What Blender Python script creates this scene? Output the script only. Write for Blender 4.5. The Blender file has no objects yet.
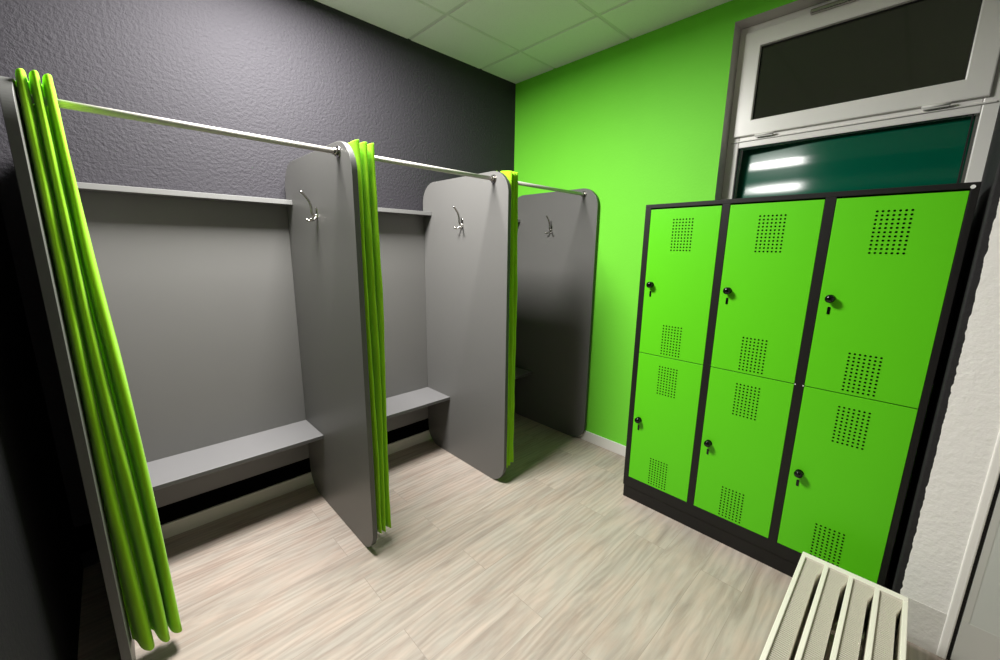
import bpy, bmesh, math, random
from mathutils import Vector, Matrix
random.seed(4)
S = bpy.context.scene
C = S.collection
PI = math.pi

# ---------------------------------------------------------------- camera
CAM = Vector((-2.6261, -2.5646, 1.5334))
yaw, pitch, roll, FPX = 0.8017, -0.2023, 0.0133, 400.69
fwd = Vector((math.cos(pitch)*math.cos(yaw), math.cos(pitch)*math.sin(yaw), math.sin(pitch)))
r0 = Vector((math.sin(yaw), -math.cos(yaw), 0)); u0 = r0.cross(fwd)
rt = math.cos(roll)*r0 + math.sin(roll)*u0
up = -math.sin(roll)*r0 + math.cos(roll)*u0
cd = bpy.data.cameras.new('camera'); cam = bpy.data.objects.new('camera', cd); C.objects.link(cam)
M = Matrix((rt, up, -fwd)).transposed().to_4x4(); M.translation = CAM
cam.matrix_world = M
cd.sensor_fit = 'HORIZONTAL'; cd.sensor_width = 36; cd.lens = 36*FPX/1000; cd.clip_start = .02
S.camera = cam
# ---------------------------------------------------------------- world, exposure
w = bpy.data.worlds.new('night'); S.world = w; w.use_nodes = True
w.node_tree.nodes['Background'].inputs[0].default_value = (.5, .5, .42, 1)
w.node_tree.nodes['Background'].inputs[1].default_value = .12
S.view_settings.view_transform = 'Standard'; S.view_settings.look = 'None'
S.view_settings.gamma = 1; S.view_settings.exposure = 0.0; S.view_settings.use_curve_mapping = False
LIGHT = 5.0           # glow of the diffuser itself
LAMP_W = 138.0
LAMP_SPREAD = 177

# ---------------------------------------------------------------- materials
def mat(name, col, rough=.5, metal=0, bump=0, scale=80, detail=4, var=0, spec=.5, coat=0, emis=None):
    m = bpy.data.materials.new(name); m.use_nodes = True
    nt = m.node_tree; b = nt.nodes['Principled BSDF']
    b.inputs['Base Color'].default_value = (*col, 1)
    b.inputs['Roughness'].default_value = rough; b.inputs['Metallic'].default_value = metal
    b.inputs['Specular IOR Level'].default_value = spec; b.inputs['Coat Weight'].default_value = coat
    tc = nt.nodes.new('ShaderNodeTexCoord')
    if bump:
        n = nt.nodes.new('ShaderNodeTexNoise'); n.inputs['Scale'].default_value = scale
        n.inputs['Detail'].default_value = detail; n.inputs['Roughness'].default_value = .6
        bp = nt.nodes.new('ShaderNodeBump'); bp.inputs['Strength'].default_value = bump; bp.inputs['Distance'].default_value = .01
        nt.links.new(tc.outputs['Object'], n.inputs['Vector'])
        nt.links.new(n.outputs['Fac'], bp.inputs['Height']); nt.links.new(bp.outputs['Normal'], b.inputs['Normal'])
    if var:
        n2 = nt.nodes.new('ShaderNodeTexNoise'); n2.inputs['Scale'].default_value = 6; n2.inputs['Detail'].default_value = 6
        mr = nt.nodes.new('ShaderNodeMapRange'); mr.inputs['To Min'].default_value = 1-var; mr.inputs['To Max'].default_value = 1+var
        mx = nt.nodes.new('ShaderNodeVectorMath'); mx.operation = 'SCALE'; mx.inputs[0].default_value = col
        nt.links.new(tc.outputs['Object'], n2.inputs['Vector']); nt.links.new(n2.outputs['Fac'], mr.inputs['Value'])
        nt.links.new(mr.outputs[0], mx.inputs['Scale']); nt.links.new(mx.outputs[0], b.inputs['Base Color'])
    if emis:
        b.inputs['Emission Color'].default_value = (*emis[:3], 1); b.inputs['Emission Strength'].default_value = emis[3]
    return m

GREY_WALL = mat('grey_plaster_paint', (.0265, .0240, .0305), .75, bump=.62, scale=66, var=.04, spec=.4)
GREEN_WALL = mat('green_wall_paint', (.190, .72, .045), .6, bump=.12, scale=70, var=.02, spec=.22)
WHITE_WALL = mat('white_plaster', (.86, .85, .82), .7, bump=.25, scale=45)
REVEAL = mat('reveal_plaster', (.6, .58, .55), .7, bump=.1, scale=60)
BLACK_WALL = mat('black_wall_paint', (.007, .007, .008), .8, spec=.15, bump=.2, scale=55)
DIM_WALL = mat('far_wall_paint', (.60, .585, .56), .8, bump=.1, scale=60)
BOARD = mat('grey_melamine', (.140, .137, .132), .42, bump=.03, scale=300, var=.02)
BOARD_EDGE = mat('grey_edge_band', (.17, .168, .165), .4)
EDGE_SHADED = mat('shade_darkened_edge', (.065, .065, .062), .45)  # board and bench edges darkened in colour for the weak light there
BENCH = mat('bench_melamine', (.185, .180, .184), .45, var=.02)
CHROME = mat('satin_metal', (.40, .385, .36), .24, metal=1)
ALU = mat('rod_metal', (.44, .42, .39), .5, spec=.4)
ANTHR = mat('anthracite_steel', (.0095, .0088, .0082), .5, bump=.02, scale=400, spec=.3)
LGREEN = mat('green_door_lacquer', (.112, .60, .009), .42, bump=.01, scale=500, spec=.25)
BLACKP = mat('black_plastic', (.003, .003, .003), .12, spec=.4)
HOLE = mat('dark_hole', (.002, .010, .002), .9, spec=0)
GAP_SHADE = mat('painted_gap_shade', (.0015, .0015, .0015), .9, spec=0)  # stands in for the shade in the gap below the back panels
WPLAST = mat('white_plastic_profile', (.92, .90, .86), .3)
WCAP = mat('white_cap', (.85, .85, .85), .4)
RADI = mat('cream_radiator_enamel', (.84, .80, .70), .4, spec=.3)
RADI_FIN = mat('cream_convector_fins', (.72, .68, .58), .55, spec=.3)
SKIRT = mat('white_skirting', (.80, .78, .74), .4)
SKIRT2 = mat('cream_skirting', (.62, .60, .52), .5)
DOORM = mat('door_laminate', (.60, .62, .58), .35)
DOORE = mat('door_edge_and_shade', (.58, .58, .54), .4)
RUBBER = mat('black_seal', (.008, .008, .008), .7)
PIER_SHADE = mat('pier_shade_tone', (.72, .70, .66), .6, bump=.25, scale=45)  # slightly darker plaster tone standing in for a shadow
GREENPANE = mat('dark_green_panel', (.0, .10, .055), .17, spec=.35)

def floor_mat():
    m = bpy.data.materials.new('light_oak_planks'); m.use_nodes = True
    nt = m.node_tree; N = nt.nodes.new; Lk = nt.links.new; b = nt.nodes['Principled BSDF']
    tc = N('ShaderNodeTexCoord'); mp = N('ShaderNodeMapping'); Lk(tc.outputs['Object'], mp.inputs['Vector'])
    mp.inputs['Location'].default_value = (.28, .065, 0)
    br = N('ShaderNodeTexBrick'); br.offset = .37; br.inputs['Scale'].default_value = 1
    br.inputs['Brick Width'].default_value = 1.22; br.inputs['Row Height'].default_value = .18
    br.inputs['Mortar Size'].default_value = .0011; br.inputs['Mortar Smooth'].default_value = .4
    br.inputs['Color1'].default_value = (0, 0, 0, 1); br.inputs['Color2'].default_value = (1, 1, 1, 1); br.inputs['Mortar'].default_value = (.5, .5, .5, 1)
    Lk(mp.outputs[0], br.inputs['Vector'])
    # each plank shifts its own grain
    ad = N('ShaderNodeVectorMath'); ad.operation = 'MULTIPLY_ADD'; ad.inputs[1].default_value = (7.3, 3.1, 5.7)
    Lk(br.outputs['Color'], ad.inputs[0]); Lk(mp.outputs[0], ad.inputs[2])
    st = N('ShaderNodeMapping'); st.inputs['Scale'].default_value = (1.5, 13, 1); Lk(ad.outputs[0], st.inputs['Vector'])
    n1 = N('ShaderNodeTexNoise'); n1.inputs['Scale'].default_value = 1.5; n1.inputs['Detail'].default_value = 8; n1.inputs['Roughness'].default_value = .62; n1.inputs['Distortion'].default_value = .7
    Lk(st.outputs[0], n1.inputs['Vector'])
    st2 = N('ShaderNodeMapping'); st2.inputs['Scale'].default_value = (4, 90, 1); Lk(ad.outputs[0], st2.inputs['Vector'])
    n2 = N('ShaderNodeTexNoise'); n2.inputs['Scale'].default_value = 1.6; n2.inputs['Detail'].default_value = 5; Lk(st2.outputs[0], n2.inputs['Vector'])
    # cathedral grain
    st3 = N('ShaderNodeMapping'); st3.inputs['Scale'].default_value = (1.1, 6, 1); Lk(ad.outputs[0], st3.inputs['Vector'])
    wv = N('ShaderNodeTexWave'); wv.wave_type = 'RINGS'; wv.inputs['Scale'].default_value = 2.2; wv.inputs['Distortion'].default_value = 9; wv.inputs['Detail'].default_value = 3; wv.inputs['Detail Scale'].default_value = .9
    Lk(st3.outputs[0], wv.inputs['Vector'])
    cr = N('ShaderNodeValToRGB'); e = cr.color_ramp.elements
    e[0].position = .28; e[0].color = (.315, .262, .225, 1); e[1].position = .70; e[1].color = (.500, .440, .388, 1)
    k = cr.color_ramp.elements.new(.5); k.color = (.440, .385, .335, 1)
    Lk(n1.outputs['Fac'], cr.inputs['Fac'])
    def mul(a, fac_socket, lo, hi):
        r = N('ShaderNodeMapRange'); r.inputs['To Min'].default_value = lo; r.inputs['To Max'].default_value = hi
        Lk(fac_socket, r.inputs['Value']); s = N('ShaderNodeVectorMath'); s.operation = 'SCALE'
        Lk(a, s.inputs[0]); Lk(r.outputs[0], s.inputs['Scale']); return s.outputs[0]
    n3 = N('ShaderNodeTexNoise'); n3.inputs['Scale'].default_value = 5; n3.inputs['Detail'].default_value = 6; n3.inputs['Roughness'].default_value = .7
    st4 = N('ShaderNodeMapping'); st4.inputs['Scale'].default_value = (.9, 2.6, 1); Lk(ad.outputs[0], st4.inputs['Vector']); Lk(st4.outputs[0], n3.inputs['Vector'])
    tint = N('ShaderNodeMix'); tint.data_type = 'RGBA'; tint.blend_type = 'MULTIPLY'; tint.inputs['B'].default_value = (1.02, .93, .90, 1)
    r3 = N('ShaderNodeMapRange'); r3.inputs['From Min'].default_value = .4; r3.inputs['From Max'].default_value = .65; Lk(n3.outputs['Fac'], r3.inputs['Value'])
    Lk(r3.outputs[0], tint.inputs['Factor']); Lk(cr.outputs['Color'], tint.inputs['A'])
    c = mul(tint.outputs['Result'], n2.outputs['Fac'], .93, 1.07)
    c = mul(c, n3.outputs['Fac'], .88, 1.12)
    c = mul(c, wv.outputs['Fac'], .90, 1.05)
    c = mul(c, br.outputs['Color'], .93, 1.05)
    c = mul(c, br.outputs['Fac'], 1.0, .72)
    Lk(c, b.inputs['Base Color'])
    b.inputs['Roughness'].default_value = .5; b.inputs['Specular IOR Level'].default_value = .35
    bp = N('ShaderNodeBump'); bp.inputs['Strength'].default_value = .08; bp.inputs['Distance'].default_value = .004
    Lk(n2.outputs['Fac'], bp.inputs['Height']); Lk(bp.outputs[0], b.inputs['Normal'])
    return m
FLOOR = floor_mat()

def tile_mat():
    m = mat('mineral_fibre_tile', (.90, .91, .85), .9, bump=.1, scale=220)
    nt = m.node_tree; b = nt.nodes['Principled BSDF']; tc = nt.nodes['Texture Coordinate']
    v = nt.nodes.new('ShaderNodeTexVoronoi'); v.inputs['Scale'].default_value = 90
    r = nt.nodes.new('ShaderNodeMapRange'); r.inputs['From Min'].default_value = .1; r.inputs['From Max'].default_value = .25
    r.inputs['To Min'].default_value = .88; r.inputs['To Max'].default_value = 1
    s = nt.nodes.new('ShaderNodeVectorMath'); s.operation = 'SCALE'; s.inputs[0].default_value = (.90, .91, .85)
    nt.links.new(tc.outputs['Object'], v.inputs['Vector']); nt.links.new(v.outputs['Distance'], r.inputs['Value'])
    nt.links.new(r.outputs[0], s.inputs['Scale']); nt.links.new(s.outputs[0], b.inputs['Base Color'])
    return m
TILE = tile_mat()
TBAR = mat('ceiling_grid_metal', (.74, .76, .68), .6)

def cloth_mat():
    m = mat('lime_curtain_fabric', (.35, .72, .012), .7, spec=.2, bump=.12, scale=420, detail=2)
    nt = m.node_tree; b = nt.nodes['Principled BSDF']; out = nt.nodes['Material Output']
    b.inputs['Sheen Weight'].default_value = .15
    t = nt.nodes.new('ShaderNodeBsdfTranslucent'); t.inputs[0].default_value = (.45, .82, .008, 1)
    mx = nt.nodes.new('ShaderNodeMixShader'); mx.inputs[0].default_value = .24
    nt.links.new(b.outputs[0], mx.inputs[1]); nt.links.new(t.outputs[0], mx.inputs[2]); nt.links.new(mx.outputs[0], out.inputs['Surface'])
    return m
CLOTH = cloth_mat()

def glass_mat():
    m = bpy.data.materials.new('window_glass'); m.use_nodes = True
    nt = m.node_tree; nt.nodes.remove(nt.nodes['Principled BSDF']); out = nt.nodes['Material Output']
    a = nt.nodes.new('ShaderNodeBsdfTransparent'); a.inputs[0].default_value = (.40, .42, .36, 1)
    g = nt.nodes.new('ShaderNodeBsdfGlossy'); g.inputs['Roughness'].default_value = .05
    f = nt.nodes.new('ShaderNodeFresnel'); f.inputs[0].default_value = 1.5
    mx = nt.nodes.new('ShaderNodeMixShader')
    nt.links.new(f.outputs[0], mx.inputs[0]); nt.links.new(a.outputs[0], mx.inputs[1]); nt.links.new(g.outputs[0], mx.inputs[2]); nt.links.new(mx.outputs[0], out.inputs[0])
    return m
GLASS = glass_mat()

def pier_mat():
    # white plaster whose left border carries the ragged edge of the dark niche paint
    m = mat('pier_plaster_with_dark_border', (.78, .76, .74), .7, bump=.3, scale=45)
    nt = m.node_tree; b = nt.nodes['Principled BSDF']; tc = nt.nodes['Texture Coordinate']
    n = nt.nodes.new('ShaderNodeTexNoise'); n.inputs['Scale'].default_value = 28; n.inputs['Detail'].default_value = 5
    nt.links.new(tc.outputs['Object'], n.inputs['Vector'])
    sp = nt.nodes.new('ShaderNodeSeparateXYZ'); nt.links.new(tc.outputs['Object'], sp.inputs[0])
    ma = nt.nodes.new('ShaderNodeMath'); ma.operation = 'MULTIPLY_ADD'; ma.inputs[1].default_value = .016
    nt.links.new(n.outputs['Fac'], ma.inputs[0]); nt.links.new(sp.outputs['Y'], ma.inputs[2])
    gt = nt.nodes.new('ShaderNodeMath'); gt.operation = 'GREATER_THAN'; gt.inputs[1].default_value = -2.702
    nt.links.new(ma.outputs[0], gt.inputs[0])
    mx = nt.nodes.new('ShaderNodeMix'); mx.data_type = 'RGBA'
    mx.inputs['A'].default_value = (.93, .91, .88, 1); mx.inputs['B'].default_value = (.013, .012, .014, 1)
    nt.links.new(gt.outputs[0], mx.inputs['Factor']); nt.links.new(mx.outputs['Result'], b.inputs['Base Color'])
    return m
PIER = pier_mat()

# ---------------------------------------------------------------- mesh helpers
class MB:
    def __init__(s): s.bm = bmesh.new(); s.mi = 0
    def m(s, i): s.mi = i; return s
    def box(s, x0, x1, y0, y1, z0, z1, bev=0, seg=2):
        t = bmesh.new(); bmesh.ops.create_cube(t, size=1)
        for v in t.verts: v.co = Vector(((x0+x1)/2+v.co.x*(x1-x0), (y0+y1)/2+v.co.y*(y1-y0), (z0+z1)/2+v.co.z*(z1-z0)))
        if bev: bmesh.ops.bevel(t, geom=t.edges[:], offset=bev, segments=seg, profile=.5, affect='EDGES')
        return s.add(t)
    def add(s, t):
        off = len(s.bm.verts); vs = [s.bm.verts.new(v.co) for v in t.verts]; t.verts.index_update()
        for f in t.faces:
            try: nf = s.bm.faces.new([vs[v.index] for v in f.verts]); nf.material_index = s.mi; nf.smooth = f.smooth
            except ValueError: pass
        t.free(); return s
    def prism(s, pts, depth, axis, bev=0, seg=2):
        # pts: outline as 3D points on a plane, extruded along axis vector
        t = bmesh.new(); f = t.faces.new([t.verts.new(p) for p in pts])
        r = bmesh.ops.extrude_face_region(t, geom=[f])
        for e in r['geom']:
            if isinstance(e, bmesh.types.BMVert): e.co += Vector(axis)*depth
        bmesh.ops.recalc_face_normals(t, faces=t.faces[:])
        if bev:
            big = [f for f in t.faces if len(f.verts) > 4] or t.faces[:2]
            ed = {e for f in big for e in f.edges}
            bmesh.ops.bevel(t, geom=list(ed), offset=bev, segments=seg, profile=.5, affect='EDGES')
        return s.add(t)
    def tube(s, pts, r, n=12, cap=True):
        pts = [Vector(p) for p in pts]; rs = r if isinstance(r, (list, tuple)) else [r]*len(pts)
        t = bmesh.new(); rings = []; ref = None
        for i, p in enumerate(pts):
            d = (pts[min(i+1, len(pts)-1)]-pts[max(i-1, 0)]).normalized()
            if ref is None: ref = Vector((0, 0, 1)) if abs(d.z) < .9 else Vector((1, 0, 0))
            a = (ref-d*ref.dot(d)).normalized(); b = d.cross(a); ref = a
            rings.append([t.verts.new(p+rs[i]*(math.cos(2*PI*k/n)*a+math.sin(2*PI*k/n)*b)) for k in range(n)])
        for A, B in zip(rings, rings[1:]):
            for k in range(n):
                f = t.faces.new((A[k], A[(k+1) % n], B[(k+1) % n], B[k])); f.smooth = True
        if cap: t.faces.new(rings[0][::-1]); t.faces.new(rings[-1])
        return s.add(t)
    def ball(s, c, r, sc=(1, 1, 1), u=16, v=10):
        t = bmesh.new(); bmesh.ops.create_uvsphere(t, u_segments=u, v_segments=v, radius=r)
        for q in t.verts: q.co = Vector((q.co.x*sc[0], q.co.y*sc[1], q.co.z*sc[2]))+Vector(c)
        for f in t.faces: f.smooth = True
        return s.add(t)
    def build(s, name, mats, parent=None, kind=None, loc=None):
        bmesh.ops.recalc_face_normals(s.bm, faces=s.bm.faces[:])
        me = bpy.data.meshes.new(name)
        if loc is not None: bmesh.ops.translate(s.bm, verts=s.bm.verts[:], vec=-Vector(loc))
        s.bm.to_mesh(me); s.bm.free()
        for q in (mats if isinstance(mats, (list, tuple)) else [mats]): me.materials.append(q)
        o = bpy.data.objects.new(name, me); C.objects.link(o)
        if loc is not None: o.location = loc
        if parent: o.parent = parent
        if kind: o['kind'] = kind
        return o
def struct(name, mb, mats, parent=None): return mb.build(name, mats, parent, None if parent else 'structure')
def tag(o, label, cat, group=None):
    o['label'] = label; o['category'] = cat
    if group: o['group'] = group
    return o
def thing(name, label, cat, loc=(0, 0, 0), group=None):
    o = bpy.data.objects.new(name, None); C.objects.link(o); o.location = loc; o.empty_display_size = .1
    return tag(o, label, cat, group)
def copy_tree(o, parent=None):
    c = o.copy(); C.objects.link(c)
    if parent: c.parent = parent
    for ch in list(o.children): copy_tree(ch, c)
    return c
def rrect(a0, a1, b0, b1, r, n=10):
    out = []
    for (ca, cb, s) in ((a1-r, b1-r, 0), (a0+r, b1-r, 1), (a0+r, b0+r, 2), (a1-r, b0+r, 3)):
        for k in range(n+1):
            t = (s+k/n)*PI/2; out.append((ca+r*math.cos(t), cb+r*math.sin(t)))
    return out

# ---------------------------------------------------------------- room shell
H = 2.867
XL, YB = -2.905, -3.75            # far left wall, wall behind the camera
PX = -.5                         # front face of the right-hand pier and door wall
struct('floor', MB().box(XL-.1, .3, YB-.1, .1, -.1, 0), FLOOR)
struct('wall_back', MB().box(XL-.1, .3, 0, .15, 0, H+.1), GREY_WALL)
struct('wall_left', MB().box(XL-.15, XL, YB, 0, 0, H+.1), BLACK_WALL)
struct('wall_front', MB().box(XL, PX+.2, YB-.15, YB, 0, H+.1), DIM_WALL)
# green wall with the window opening
wy0, wy1, wz0, wz1 = -1.66, -2.70, .95, 2.753
g = MB()
g.box(0, .25, wy0, 0, 0, H+.1)
g.box(0, .25, wy1, wy0, wz1, H+.1)
g.box(0, .25, wy1, wy0, 0, wz0)
for f in g.bm.faces:
    c = f.calc_center_median(); f.normal_update()
    if abs(f.normal.x) < .5: f.material_index = 1
struct('wall_right', g, [GREEN_WALL, REVEAL])
# pier right of the lockers, and the wall over the door
p = MB()
p.box(PX, .25, -2.862, -2.688, 0, H+.1, bev=.006, seg=3)
struct('wall_right_pier', p, PIER)
struct('wall_right_end', MB().box(PX, PX+.2, -3.75, -2.862, 2.12, H+.1), WHITE_WALL)

# ceiling: recessed grid and slightly lower tiles
cg = MB().m(1).box(XL, .25, YB, .0, H+.005, H+.1)
T = .625
xs = [-.388-T*k for k in range(-1, 6)]; ys = [-.411-T*k for k in range(-1, 6)]
LT = [(2, 0)]     # lit panel sits in this tile
cg.m(0)
for i in range(len(xs)-1):
    for j in range(len(ys)-1):
        if (i, j) == (3, 1) : continue
        x1, x0 = xs[i], xs[i+1]; y1, y0 = ys[j], ys[j+1]
        x1 = min(x1, -.0)+0; y1 = min(y1, 0)
        x0 = max(x0, XL); y0 = max(y0, YB)
        if x1-x0 < .05 or y1-y0 < .05: continue
        a = .0115
        cg.box(x0+a, (x1-a) if x1 < 0 else -.001, y0+a, (y1-a) if y1 < 0 else -.001, H-.0005, H+.010, bev=.002, seg=1)
struct('ceiling', cg, [TILE, TBAR])
# ceiling panel lights
def panel(x0, y0, strength, label):
    t = thing('ceiling_light', label, 'ceiling light', (x0+T/2, y0+T/2, H), 'square LED panels in the ceiling')
    f = MB()
    for (a, b, c, d) in ((.006, T-.006, .006, .02), (.006, T-.006, T-.02, T-.006), (.006, .02, .02, T-.02), (T-.02, T-.006, .02, T-.02)):
        f.box(a-T/2, b-T/2, c-T/2, d-T/2, -.010, .004, bev=.001, seg=1)
    f.build('frame', WPLAST, t)
    em = mat('led_diffuser', (.9, .9, .9), .5, emis=(1, .985, .95, strength))
    MB().box(.02-T/2, T-.02-T/2, .02-T/2, T-.02-T/2, -.006, .0).build('diffuser', em, t)
    ld = bpy.data.lights.new('led_lamp', 'AREA'); ld.shape = 'SQUARE'; ld.size = .58; ld.energy = LAMP_W; ld.color = (1, .985, .95)
    ld.spread = math.radians(LAMP_SPREAD)
    lo = bpy.data.objects.new('led_lamp', ld); C.objects.link(lo); lo.parent = t; lo.location = (0, 0, -.0075)
    return t
panel(-.388-3*T, -.411-T, LIGHT, 'square white LED panel in the grid ceiling above the changing cubicles')

# skirtings, and strips with shade put into their colour
SKH = .083
struct('baseboard_right', MB().box(-.012, -.0005, -1.66, 0, 0, SKH, bev=.002), SKIRT)
struct('baseboard_back', MB().box(-2.765, -.013, -.015, -.0005, 0, SKH, bev=.002), SKIRT2)
struct('pier_shade_band', MB().box(PX-.0008, PX+.01, -2.845, -2.709, 0, .187), PIER_SHADE)  # thin darker band that paints in the shadow along the pier foot

struct('gap_shade_strip_1', MB().box(XL+.001, -.001, -.0045, -.0005, SKH+.001, .22), GAP_SHADE)  # added black strip, painted-in shade on the wall under the benches

# ---------------------------------------------------------------- window
xw = .109
def ring(mb, x0, x1, ya, yb, za, zb, tt, bev=.004):
    # rectangular frame with mitred corners, members of width tt (ya > yb)
    o_ = [(ya, za), (yb, za), (yb, zb), (ya, zb)]
    i_ = [(ya-tt, za+tt), (yb+tt, za+tt), (yb+tt, zb-tt), (ya-tt, zb-tt)]
    t = bmesh.new()
    O = [[t.verts.new((x, *p)) for p in o_] for x in (x0, x1)]; I = [[t.verts.new((x, *p)) for p in i_] for x in (x0, x1)]
    for k in range(4):
        n = (k+1) % 4
        t.faces.new((O[0][k], O[0][n], I[0][n], I[0][k])); t.faces.new((O[1][k], I[1][k], I[1][n], O[1][n]))
        t.faces.new((O[0][k], O[1][k], O[1][n], O[0][n])); t.faces.new((I[0][k], I[0][n], I[1][n], I[1][k]))
    bmesh.ops.recalc_face_normals(t, faces=t.faces[:])
    ed = [e for e in t.edges if all(abs(v.co.x-x0) < 1e-6 for v in e.verts) and e.calc_face_angle(0) > .5]
    bmesh.ops.bevel(t, geom=ed, offset=bev, segments=2, profile=.5, affect='EDGES')
    mb.add(t)
    return mb
win = bpy.data.objects.new('window_1', None); C.objects.link(win); win['kind'] = 'structure'; win.location = (xw, -2.18, .95)
def wb(mb, name, m, par=win): 
    o = mb.build(name, m, par); o.matrix_parent_inverse = Matrix.Translation(-win.location) if par is win else par.matrix_parent_inverse.inverted() @ Matrix.Identity(4)
    return o
fr = MB(); ring(fr, xw-.004, xw+.07, wy0, wy1, wz0, wz1, .06)
fr.box(xw-.004, xw+.07, wy1+.06, wy0-.06, 2.118, 2.190, .004)
fr.box(xw-.012, xw, wy1+.02, wy0-.02, 2.150, 2.157, .002, 1)
wb(fr, 'window_frame', WPLAST)
sash = MB(); ring(sash, xw-.022, xw+.03, -1.692, -2.655, 2.177, 2.716, .082, .005)
so = wb(sash, 'sash', WPLAST)
gl = MB().box(xw+.008, xw+.014, -2.585, -1.765, 2.250, 2.642); wb(gl, 'glass', GLASS)
bd = MB(); ring(bd, xw+.0005, xw+.01, -1.772, -2.575, 2.257, 2.636, .006, .001); wb(bd, 'glazing_seal', RUBBER)
bd = MB(); ring(bd, xw-.002, xw+.01, -1.7205, -2.6235, 1.01, 2.123, .006, .001); wb(bd, 'panel_seal', RUBBER)
for ya in (-1.85, -2.503):
    h = MB().tube([(xw-.030, ya-.045, 2.170), (xw-.030, ya+.045, 2.170)], .0065, 10)
    h.box(xw-.030, xw-.004, ya-.04, ya+.04, 2.160, 2.168, .001, 1)
    wb(h, 'hinge', WPLAST)
lt = MB().box(xw-.045, xw-.020, -2.160, -1.985, 2.700, 2.722, .005, 3); wb(lt, 'sash_stay', CHROME)
lt = MB().box(xw-.03, xw-.010, -2.40, -2.17, 2.712, 2.724, .003, 2); wb(lt, 'stay_arm', WPLAST)
# dark green infill sheet, bulged and waved on purpose so the lamp reflects as two streaks
def slope(z):
    k = [(1.0, 0), (1.70, .02), (1.83, .05), (1.868, .138), (1.893, .138), (1.935, .04), (1.985, .04), (2.003, .091), (2.030, .091), (2.045, .14), (2.20, .14)]
    for (a, p), (b, q) in zip(k, k[1:]):
        if a <= z <= b: return p+(q-p)*(z-a)/(b-a)
    return 0
gp = bmesh.new(); NY, NZ = 60, 220
zs = [1.005+k*(2.128-1.005)/NZ for k in range(NZ+1)]
off = [0]
for a, b in zip(zs, zs[1:]): off.append(off[-1]+slope((a+b)/2)*(b-a))
grid = []
for k, z in enumerate(zs):
    row = []
    for q in range(NY+1):
        y = -2.630+q*(.911)/NY; e = y+2.172
        sl = .1335                      # turned a little towards the cubicles near its left border
        fx = sl*max(0, e-.16)+(sl/(2*.22))*(min(max(e, -.06), .16)+.06)**2
        row.append(gp.verts.new((xw+.003+off[k]*.9+fx, y, z)))
    grid.append(row)
for A, B in zip(grid, grid[1:]):
    for q in range(NY):
        f = gp.faces.new((A[q], A[q+1], B[q+1], B[q])); f.smooth = True
bmesh.ops.recalc_face_normals(gp, faces=gp.faces[:])
me = bpy.data.meshes.new('green_panel'); gp.to_mesh(me); gp.free(); me.materials.append(GREENPANE)
o = bpy.data.objects.new('green_panel', me); C.objects.link(o); o.parent = win; o.matrix_parent_inverse = Matrix.Translation(-win.location)
sm = o.modifiers.new('thickness', 'SOLIDIFY'); sm.thickness = .004; sm.offset = 0
# ---------------------------------------------------------------- door at far right
d = bpy.data.objects.new('door_1', None); C.objects.link(d); d['kind'] = 'structure'; d.location = (PX, -3.2, 0)
Ti = Matrix.Translation(-d.location)
def db(mb, name, m):
    o = mb.build(name, m, d); o.matrix_parent_inverse = Ti; return o
db(MB().box(PX-.006, PX+.05, -2.864, -2.838, 0, 2.15, .005, 3), 'door_frame', WPLAST)
db(MB().box(PX+.004, PX+.05, -2.874, -2.864, 0, 2.12, .001, 1), 'door_seal', RUBBER)
db(MB().box(PX+.002, PX+.042, -3.72, -2.8745, .008, 2.12, .003), 'door_leaf', DOORM)
db(MB().box(PX+.0012, PX+.003, -2.893, -2.8755, .188, 2.115), 'edge_strip', DOORE)
db(MB().box(PX+.0012, PX+.003, -3.70, -2.8755, .010, .187), 'door_shade_band', DOORE)  # carries the painted-in shadow band on across the door foot
db(MB().box(PX-.004, PX+.04, -3.75, -3.72, 0, 2.15, .003), 'door_jamb', WPLAST)

# ---------------------------------------------------------------- changing cubicles
XP = [-2.7715, -1.8575, -.9469, -.0362]   # left faces of the partition boards
TH, D, HP = .0245, .8829, 1.9704
def coat_hook(parent):
    # built on the left (-x) face, origin at the plate centre
    m = MB()
    m.prism([(0, y, z) for y, z in rrect(-.009, .009, -.030, .030, .0085, 5)], -.003, (1, 0, 0), .0008, 1)
    pts = [(-.003, 0, -.012), (-.018, 0, -.010), (-.026, 0, .006), (-.026, 0, .030), (-.036, 0, .058), (-.054, 0, .082), (-.066, 0, .094)]
    sm = []
    for i in range(len(pts)-1):
        a, b = Vector(pts[i]), Vector(pts[i+1])
        pa = Vector(pts[max(i-1, 0)]); pb = Vector(pts[min(i+2, len(pts)-1)])
        for k in range(4):
            t = k/4; sm.append(.5*((2*a)+(-pa+b)*t+(2*pa-5*a+4*b-pb)*t*t+(-pa+3*a-3*b+pb)*t**3))
    sm.append(Vector(pts[-1]))
    m.tube(sm, [.0056]*len(sm), 10); m.ball(pts[-1], .0066)
    for s in (-1, 1):
        q = [(-.003, s*.002, -.010), (-.012, s*.009, -.022), (-.024, s*.017, -.033), (-.034, s*.023, -.036), (-.041, s*.027, -.031)]
        m.tube(q, .0048, 8); m.ball(q[-1], .0062)
    m.ball((-.006, 0, -.012), .0085, (.8, 1, 1.2))
    for z in (-.023, .023): m.ball((-.003, 0, z), .0035, (.5, 1, 1), 10, 6)
    return m.build('coat_hook', CHROME, parent)
part_labels = [
 ('dark grey partition board seen edge-on at the left edge of the picture, beside the nearest lime curtain'),
 ('grey rounded partition board with a coat hook, between the first and second benches, middle curtain on its far side'),
 ('pale lit grey rounded partition board with a coat hook, right of the second bench and short curtain rod'),
 ('dark shaded partition board with rounded corners standing against the green wall')]
parts = []
yb0 = -.0165
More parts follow.
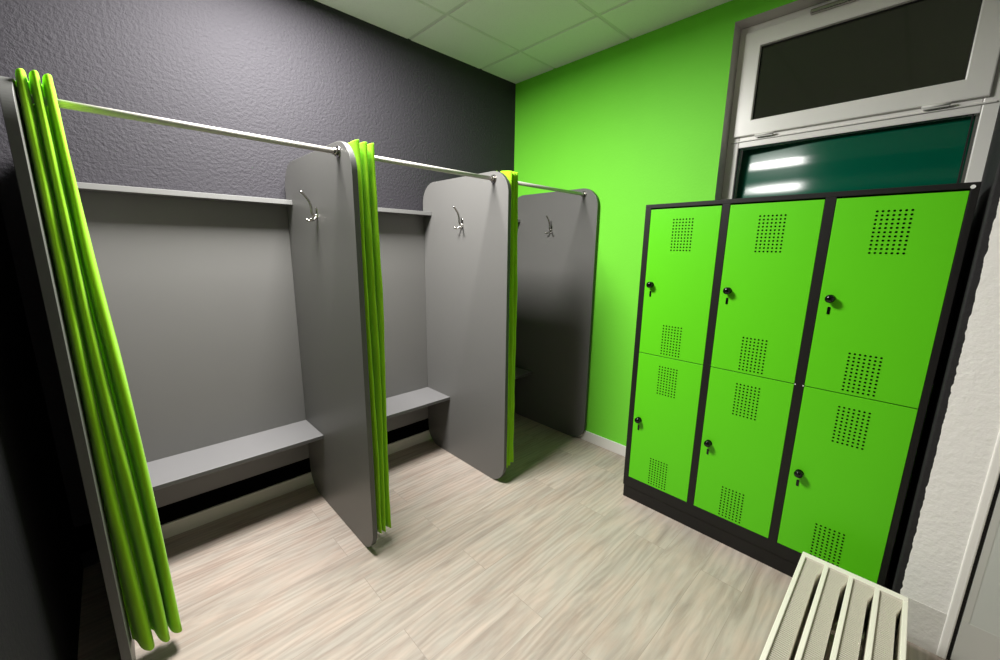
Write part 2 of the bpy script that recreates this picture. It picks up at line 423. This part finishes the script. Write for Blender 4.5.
for i, x in enumerate(XP):
    t = thing('partition', part_labels[i], 'partition', (x, 0, 0), 'rounded grey boards dividing the cubicles')
    b = MB()
    b.prism([(0, y, z) for y, z in rrect(-D, yb0, 0, HP, .135, 24)], TH, (1, 0, 0), .0010, 2)
    for f in b.bm.faces:
        f.normal_update()
        if abs(f.normal.x) < .6: f.material_index = 1
    bo = b.build('board', [BOARD, EDGE_SHADED], t)
    for f in bo.data.polygons: f.use_smooth = False
    if i > 0:
        hk = coat_hook(t); hk.location = (0, -.467, 1.687)
    parts.append(t)

ROD_Y, ROD_Z = -.7599, 1.9266
rod_lab = ['long satin metal curtain rod from the nearest lime curtain to the hooked board',
 'satin metal curtain rod from the middle lime curtain to the pale lit board',
 'short metal curtain rod ending on the dark board by the green wall']
pan_lab = ['large grey back panel with a ledge, behind the nearest bench',
 'narrow visible grey back panel with a ledge in the middle cubicle',
 'dark grey back panel inside the last cubicle by the green wall']
ben_lab = ['long grey bench board in the nearest cubicle, right of the nearest curtain',
 'grey bench board in the middle cubicle, beside the pale lit board',
 'bench board in shadow in the last cubicle, mostly hidden by the third curtain']
for i in range(3):
    xa, xb = XP[i]+TH, XP[i+1]
    L = xb-xa
    # rod with end sockets
    t = thing('curtain_rod', rod_lab[i], 'curtain rod', (xa, ROD_Y, ROD_Z), 'metal rods over the cubicle fronts')
    MB().tube([(.001, 0, 0), (L-.001, 0, 0)], .0115, 16).build('tube', ALU, t)
    for sgn, x0 in ((1, 0), (-1, L)):
        e = MB().tube([(x0+sgn*.0003, 0, 0), (x0+sgn*.004, 0, 0)], .024, 20)
        e.tube([(x0+sgn*.003, 0, 0), (x0+sgn*.022, 0, 0)], .0145, 16)
        e.ball((x0+sgn*.014, 0, -.016), .004, (1, 1, 1), 8, 6)
        e.build('end_socket', CHROME, t)
    # back panel
    t = thing('back_panel', pan_lab[i], 'panel', (xa, 0, .193), 'grey panels at the back of the cubicles')
    MB().box(.001, L-.001, -.0225, -.0005, 0, 1.556, .001, 1).build('panel_board', BOARD, t)
    MB().box(.001, L-.001, -.1243, -.0005, 1.5565, 1.581, .0012, 1).build('ledge', BOARD_EDGE, t)
    # bench
    t = thing('bench', ben_lab[i], 'bench', (xa, 0, .43), 'grey bench boards in the cubicles')
    sb = MB().box(.001, L-.001, -.3125, -.0235, .0045, .0255, .0012, 1)
    for f in sb.bm.faces:
        f.normal_update()
        if abs(f.normal.y) > .9 and f.calc_center_median().y < -.3: f.material_index = 1
    sb.build('seat_board', [BENCH, EDGE_SHADED], t)
    for bx in (.015, L-.040):
        br = MB()
        br.box(bx, bx+.025, -.250, -.024, -.022, .004, .001, 1); br.box(bx, bx+.025, -.029, -.0235, -.09, .004, .001, 1)
        br.build('support_bracket', ANTHR, t)

# ---------------------------------------------------------------- curtains
def curtain(x0t, x1t, x0b, x1b, folds, yc, amp_t, amp_b, hem, label, seed, lean=0, phase=0, zt=1.985):
    rnd = random.Random(seed)
    nz, nu = 46, 26*folds
    fa = [rnd.uniform(.8, 1.15) for _ in range(folds*2+2)]
    fh = [rnd.uniform(-.006, .006) for _ in range(folds*2+2)]
    ph = [rnd.uniform(0, 6.28) for _ in range(6)]
    rows = []
    bm = bmesh.new()
    zl = [zt-.002*k for k in range(4)] + [zt-.008-.012*k for k in range(60) if zt-.008-.012*k > ROD_Z+.03]
    zl += [ROD_Z+.024-.004*k for k in range(13)]
    zl += [ROD_Z-.028-(ROD_Z-.028-hem)*k/nz for k in range(nz+1)]
    nz = len(zl)-1
    for j in range(nz+1):
        s = (zt-zl[j])/(zt-hem)       # 0 top .. 1 hem
        row = []
        for k in range(nu+1):
            u = k/nu
            th = 2*PI*folds*u+phase*PI
            a = amp_t+(amp_b-amp_t)*min(1, s*1.6)
            kk = u*folds*2; i0 = int(kk); fr = kk-i0
            am = fa[i0]*(1-fr)+fa[min(i0+1, len(fa)-1)]*fr
            hh = fh[i0]*(1-fr)+fh[min(i0+1, len(fh)-1)]*fr
            c = math.cos(th); sh = math.copysign(abs(c)**.85, c)
            xa = x0t+(x0b-x0t)*s; xb = x1t+(x1b-x1t)*s; w_ = xb-xa
            sway = .006*math.sin(3.1*s+ph[0]+u*2)+.004*math.sin(7*s+ph[1]+u*5)
            x = xa+w_*u - .20*w_/folds*(c-1)*(.6+.4*s) + .05*w_/folds*math.sin(2*th) - .12*w_/folds*math.sin(th+.25*math.sin(ph[2]+3*s)) + sway*min(1, s*3)
            wr = .0022*math.sin(23*s+9*u+ph[5])*math.sin(37*u+5*s)+.0012*math.sin(61*s+ph[4]+14*u)
            y = yc + wr + a*am*sh + .006*math.sin(5*s+ph[3]+3*u)*min(1, s*3) + lean*s
            zz = zt-(zt-hem)*s
            if s < .03: zz += .008*math.sin(th*1.0+ph[4])+hh*.6
            if s > .9: zz += hh*(s-.9)*10+.006*math.sin(th)*(s-.9)*10
            row.append(bm.verts.new((x, y, zz)))
        rows.append(row)
    def at_rod(q):                    # eyelet openings where the rod passes through
        q = [v.co for v in q]; n_ = len(q)
        for a_ in range(n_):
            p0, p1 = q[a_], q[(a_+1) % n_]
            for t_ in (0, .25, .5, .75):
                pp = p0.lerp(p1, t_)
                if math.hypot(pp.y-ROD_Y, pp.z-ROD_Z) < .0145: return True
        return False
    for A, B in zip(rows, rows[1:]):
        for k in range(nu):
            q = (A[k], A[k+1], B[k+1], B[k])
            if at_rod(q): continue
            f = bm.faces.new(q); f.smooth = True
    for v in [v for v in bm.verts if not v.link_faces]: bm.verts.remove(v)
    me = bpy.data.meshes.new('curtain'); 
    bmesh.ops.translate(bm, verts=bm.verts[:], vec=-Vector(((x0t+x1t)/2, yc, hem)))
    bm.to_mesh(me); bm.free(); me.materials.append(CLOTH)
    o = bpy.data.objects.new('curtain', me); C.objects.link(o); o.location = ((x0t+x1t)/2, yc, hem)
    md = o.modifiers.new('thickness', 'SOLIDIFY'); md.thickness = .0022; md.offset = 0
    tag(o, label, 'curtain', 'lime green curtains gathered beside the partitions')
    return o
curtain(-2.748, -2.674, -2.749, -2.612, 3, -.782, .046, .050, .085, 'nearest and largest lime green curtain, gathered at the left edge of the picture', 3, zt=1.978)
curtain(-1.828, -1.730, -1.824, -1.728, 3, -.790, .050, .050, .085, 'narrow lime green curtain gathered in the middle, against the board with the first coat hook', 5, zt=1.962)
curtain(-.908, -.816, -.906, -.792, 3, -.790, .050, .044, .085, 'thin sliver of lime green curtain behind the pale lit board, nearest the green wall', 8, zt=1.972)

# ---------------------------------------------------------------- lockers
LX, LP, LQ, LW = -.4627, -1.5009, .3928, .3551
ly0, ly1 = LP+.033, LP-2*LQ-LW-.0225            # outer sides
lk = thing('locker_cabinet', 'six-door locker cabinet with green doors and black frame, standing under the window', 'lockers', (LX, (ly0+ly1)/2, 0))
LT_ = Matrix.Translation(-lk.location)
def lb(mb, name, m, par=None):
    o = mb.build(name, m, lk if par is None else par)
    if par is None: o.matrix_parent_inverse = LT_
    return o
zt, zb_ = 1.7745, .082
b = MB()
fx0, fx1 = LX-.001, LX+.022
b.box(fx1, -.016, ly0-.0012, ly0, zb_, zt); b.box(fx1, -.016, ly1, ly1+.0012, zb_, zt)
b.box(fx1, -.016, ly1, ly0, zt-.0012, zt); b.box(fx1, -.016, ly1, ly0, zb_, zb_+.0012)
b.box(-.018, -.016, ly1, ly0, zb_, zt)
lb(b, 'carcass', ANTHR)
fr = MB()
edges = [ly0] + [LP-i*LQ-LW-.0 for i in range(3)]
fr.box(fx0, fx1, ly1, ly0, zt-.0205, zt, .0015, 2)
fr.box(fx0, fx1, ly1, ly0, zb_, .1465, .0015, 2)
ups = [(ly0, LP+.0015), (LP-LW-.0015, LP-LQ+.0015), (LP-LQ-LW-.0015, LP-2*LQ+.0015), (LP-2*LQ-LW-.0015, ly1)]
for (a, c) in ups: fr.box(fx0, fx1, c, a, .1465, zt-.0205, .0015, 2)
lb(fr, 'front_frame', ANTHR)
dv = MB()
for i in (1, 2): dv.box(fx1, -.018, LP-i*LQ+.018, LP-i*LQ+.0195, zb_, zt)
for i in range(3): dv.box(fx1-.012, -.018, LP-i*LQ-LW-.018, LP-i*LQ+.018, .944, .950)
lb(dv, 'inner_shelf', ANTHR)
pl = MB().box(LX+.004, -.02, ly1+.004, ly0-.004, 0, zb_, .001, 1)
lb(pl, 'plinth', ANTHR)
def holes(mb, yc, zt_):
    for a in range(7):
        for c in range(11):
            y = yc+(a-3)*.0161; z = zt_-c*.01575
            t = bmesh.new(); bmesh.ops.create_circle(t, cap_ends=True, radius=.0043, segments=8)
            for v in t.verts: v.co = Vector((LX-.0014, y+v.co.x, z+v.co.y))
            mb.add(t)
for i in range(3):
    ya, yb_ = LP-i*LQ, LP-i*LQ-LW
    for (z0, z1, zk) in ((.9495, 1.7465, 1.343), (.148, .9455, .538)):
        dm = MB().box(LX-.001, LX+.016, yb_, ya, z0, z1, .0012, 2)
        dm.m(1); yc = (ya+yb_)/2
        holes(dm, yc, z1-.0565); holes(dm, yc, z0+.0165+.1575)
        do = lb(dm, 'door', [LGREEN, HOLE])
        ky = ya-.0365
        kb = MB()
        kb.tube([(LX-.0015, ky, zk), (LX-.005, ky, zk)], .0165, 20)
        kb.tube([(LX-.005, ky, zk), (LX-.018, ky, zk)], .0075, 14)
        kb.ball((LX-.022, ky, zk), .0175, (.72, 1, 1), 20, 12)
        lb(kb, 'knob', BLACKP, do)
        kh = MB().prism([(LX-.0012, ky+y, zk-.051+z) for y, z in rrect(-.0052, .0052, -.016, .016, .004, 4)], -.0012, (1, 0, 0))
        lb(kh, 'lock_slot', BLACKP, do)
cp = MB().tube([(LX-.001, -2.647, 1.759), (LX-.004, -2.647, 1.759)], .0065, 14); lb(cp, 'rivet_cap', WCAP)
for i, y in enumerate((LP-LQ-LW-.004, LP-2*LQ+.004)):
    lb(MB().tube([(LX-.001, y, .9475), (LX-.0025, y, .9475)], .0028, 8), 'hinge_pin', WCAP)

# ---------------------------------------------------------------- radiator
RX, R1, R2, RZ = -.6406, -2.4016, -2.7237, .2754
RL = 1.15
rd = thing('radiator', 'low cream white radiator with open top grille, in the lower right corner beside the lockers', 'radiator', (RX-RL/2, (R1+R2)/2, 0))
RT = Matrix.Translation(-rd.location)
def rb(mb, name, m):
    o = mb.build(name, m, rd); o.matrix_parent_inverse = RT; return o
nb = 4; tw = .0150; pitch_ = (abs(R2-R1)-tw)/nb
z0 = .075
for k in range(nb+1):
    y = R1-k*pitch_
    m = MB().box(RX-RL+.026, RX-.027, y-tw, y, z0, RZ-.001, .0025, 2)
    rb(m, 'heating_panel', RADI)
for x in (RX-RL, RX-.0290):
    rb(MB().box(x, x+.0290, R2, R1, z0, RZ, .003, 3), 'end_cap', RADI)
for k in range(nb):
    ya = R1-k*pitch_-tw; wch = pitch_-tw
    m = MB()
    # folded convector sheet: fine ridges running across the channel
    x = RX-.0298; pt = .0090; zz = RZ-.013
    prof = [(x, z0+.01), (x, zz-.002)]
    n = int((RL-.035)/pt)
    for q in range(n):
        prof += [(x-pt*(q+.25), zz+.004), (x-pt*(q+.5), zz+.004), (x-pt*(q+.70), zz-.018), (x-pt*(q+1), zz-.018)]
    t = bmesh.new()
    y1 = ya-.0008
    xe = prof[-1][0]
    def yend(xx):
        d_ = RX-.0298-xx
        return ya-wch+.0008 + .013*min(1, max(0, (d_-.03)/.05))
    top = [(a, c) for a, c in prof[1:]]
    A = [t.verts.new((a, y1, c)) for a, c in top]; B = [t.verts.new((a, yend(a), c)) for a, c in top]
    A2 = [t.verts.new((a, y1, z0+.01)) for a, c in top]; B2 = [t.verts.new((a, yend(a), z0+.01)) for a, c in top]
    for q in range(len(top)-1):
        t.faces.new((A[q], A[q+1], B[q+1], B[q])); t.faces.new((B[q], B[q+1], B2[q+1], B2[q]))
        t.faces.new((A2[q], A2[q+1], A[q+1], A[q])); t.faces.new((B2[q], B2[q+1], A2[q+1], A2[q]))
    t.faces.new((A[0], B[0], B2[0], A2[0])); t.faces.new((A[-1], A2[-1], B2[-1], B[-1]))
    m.add(t); rb(m, 'convector_fins', RADI_FIN)
for x in (RX-.10, RX-RL+.10):
    m = MB().box(x-.02, x+.02, R2+.03, R1-.03, .055, z0, .001, 1)
    for y in (R1-.06, R2+.06):
        m.box(x-.012, x+.012, y-.012, y+.012, 0, .058, .001, 1)
    rb(m, 'foot', RADI)
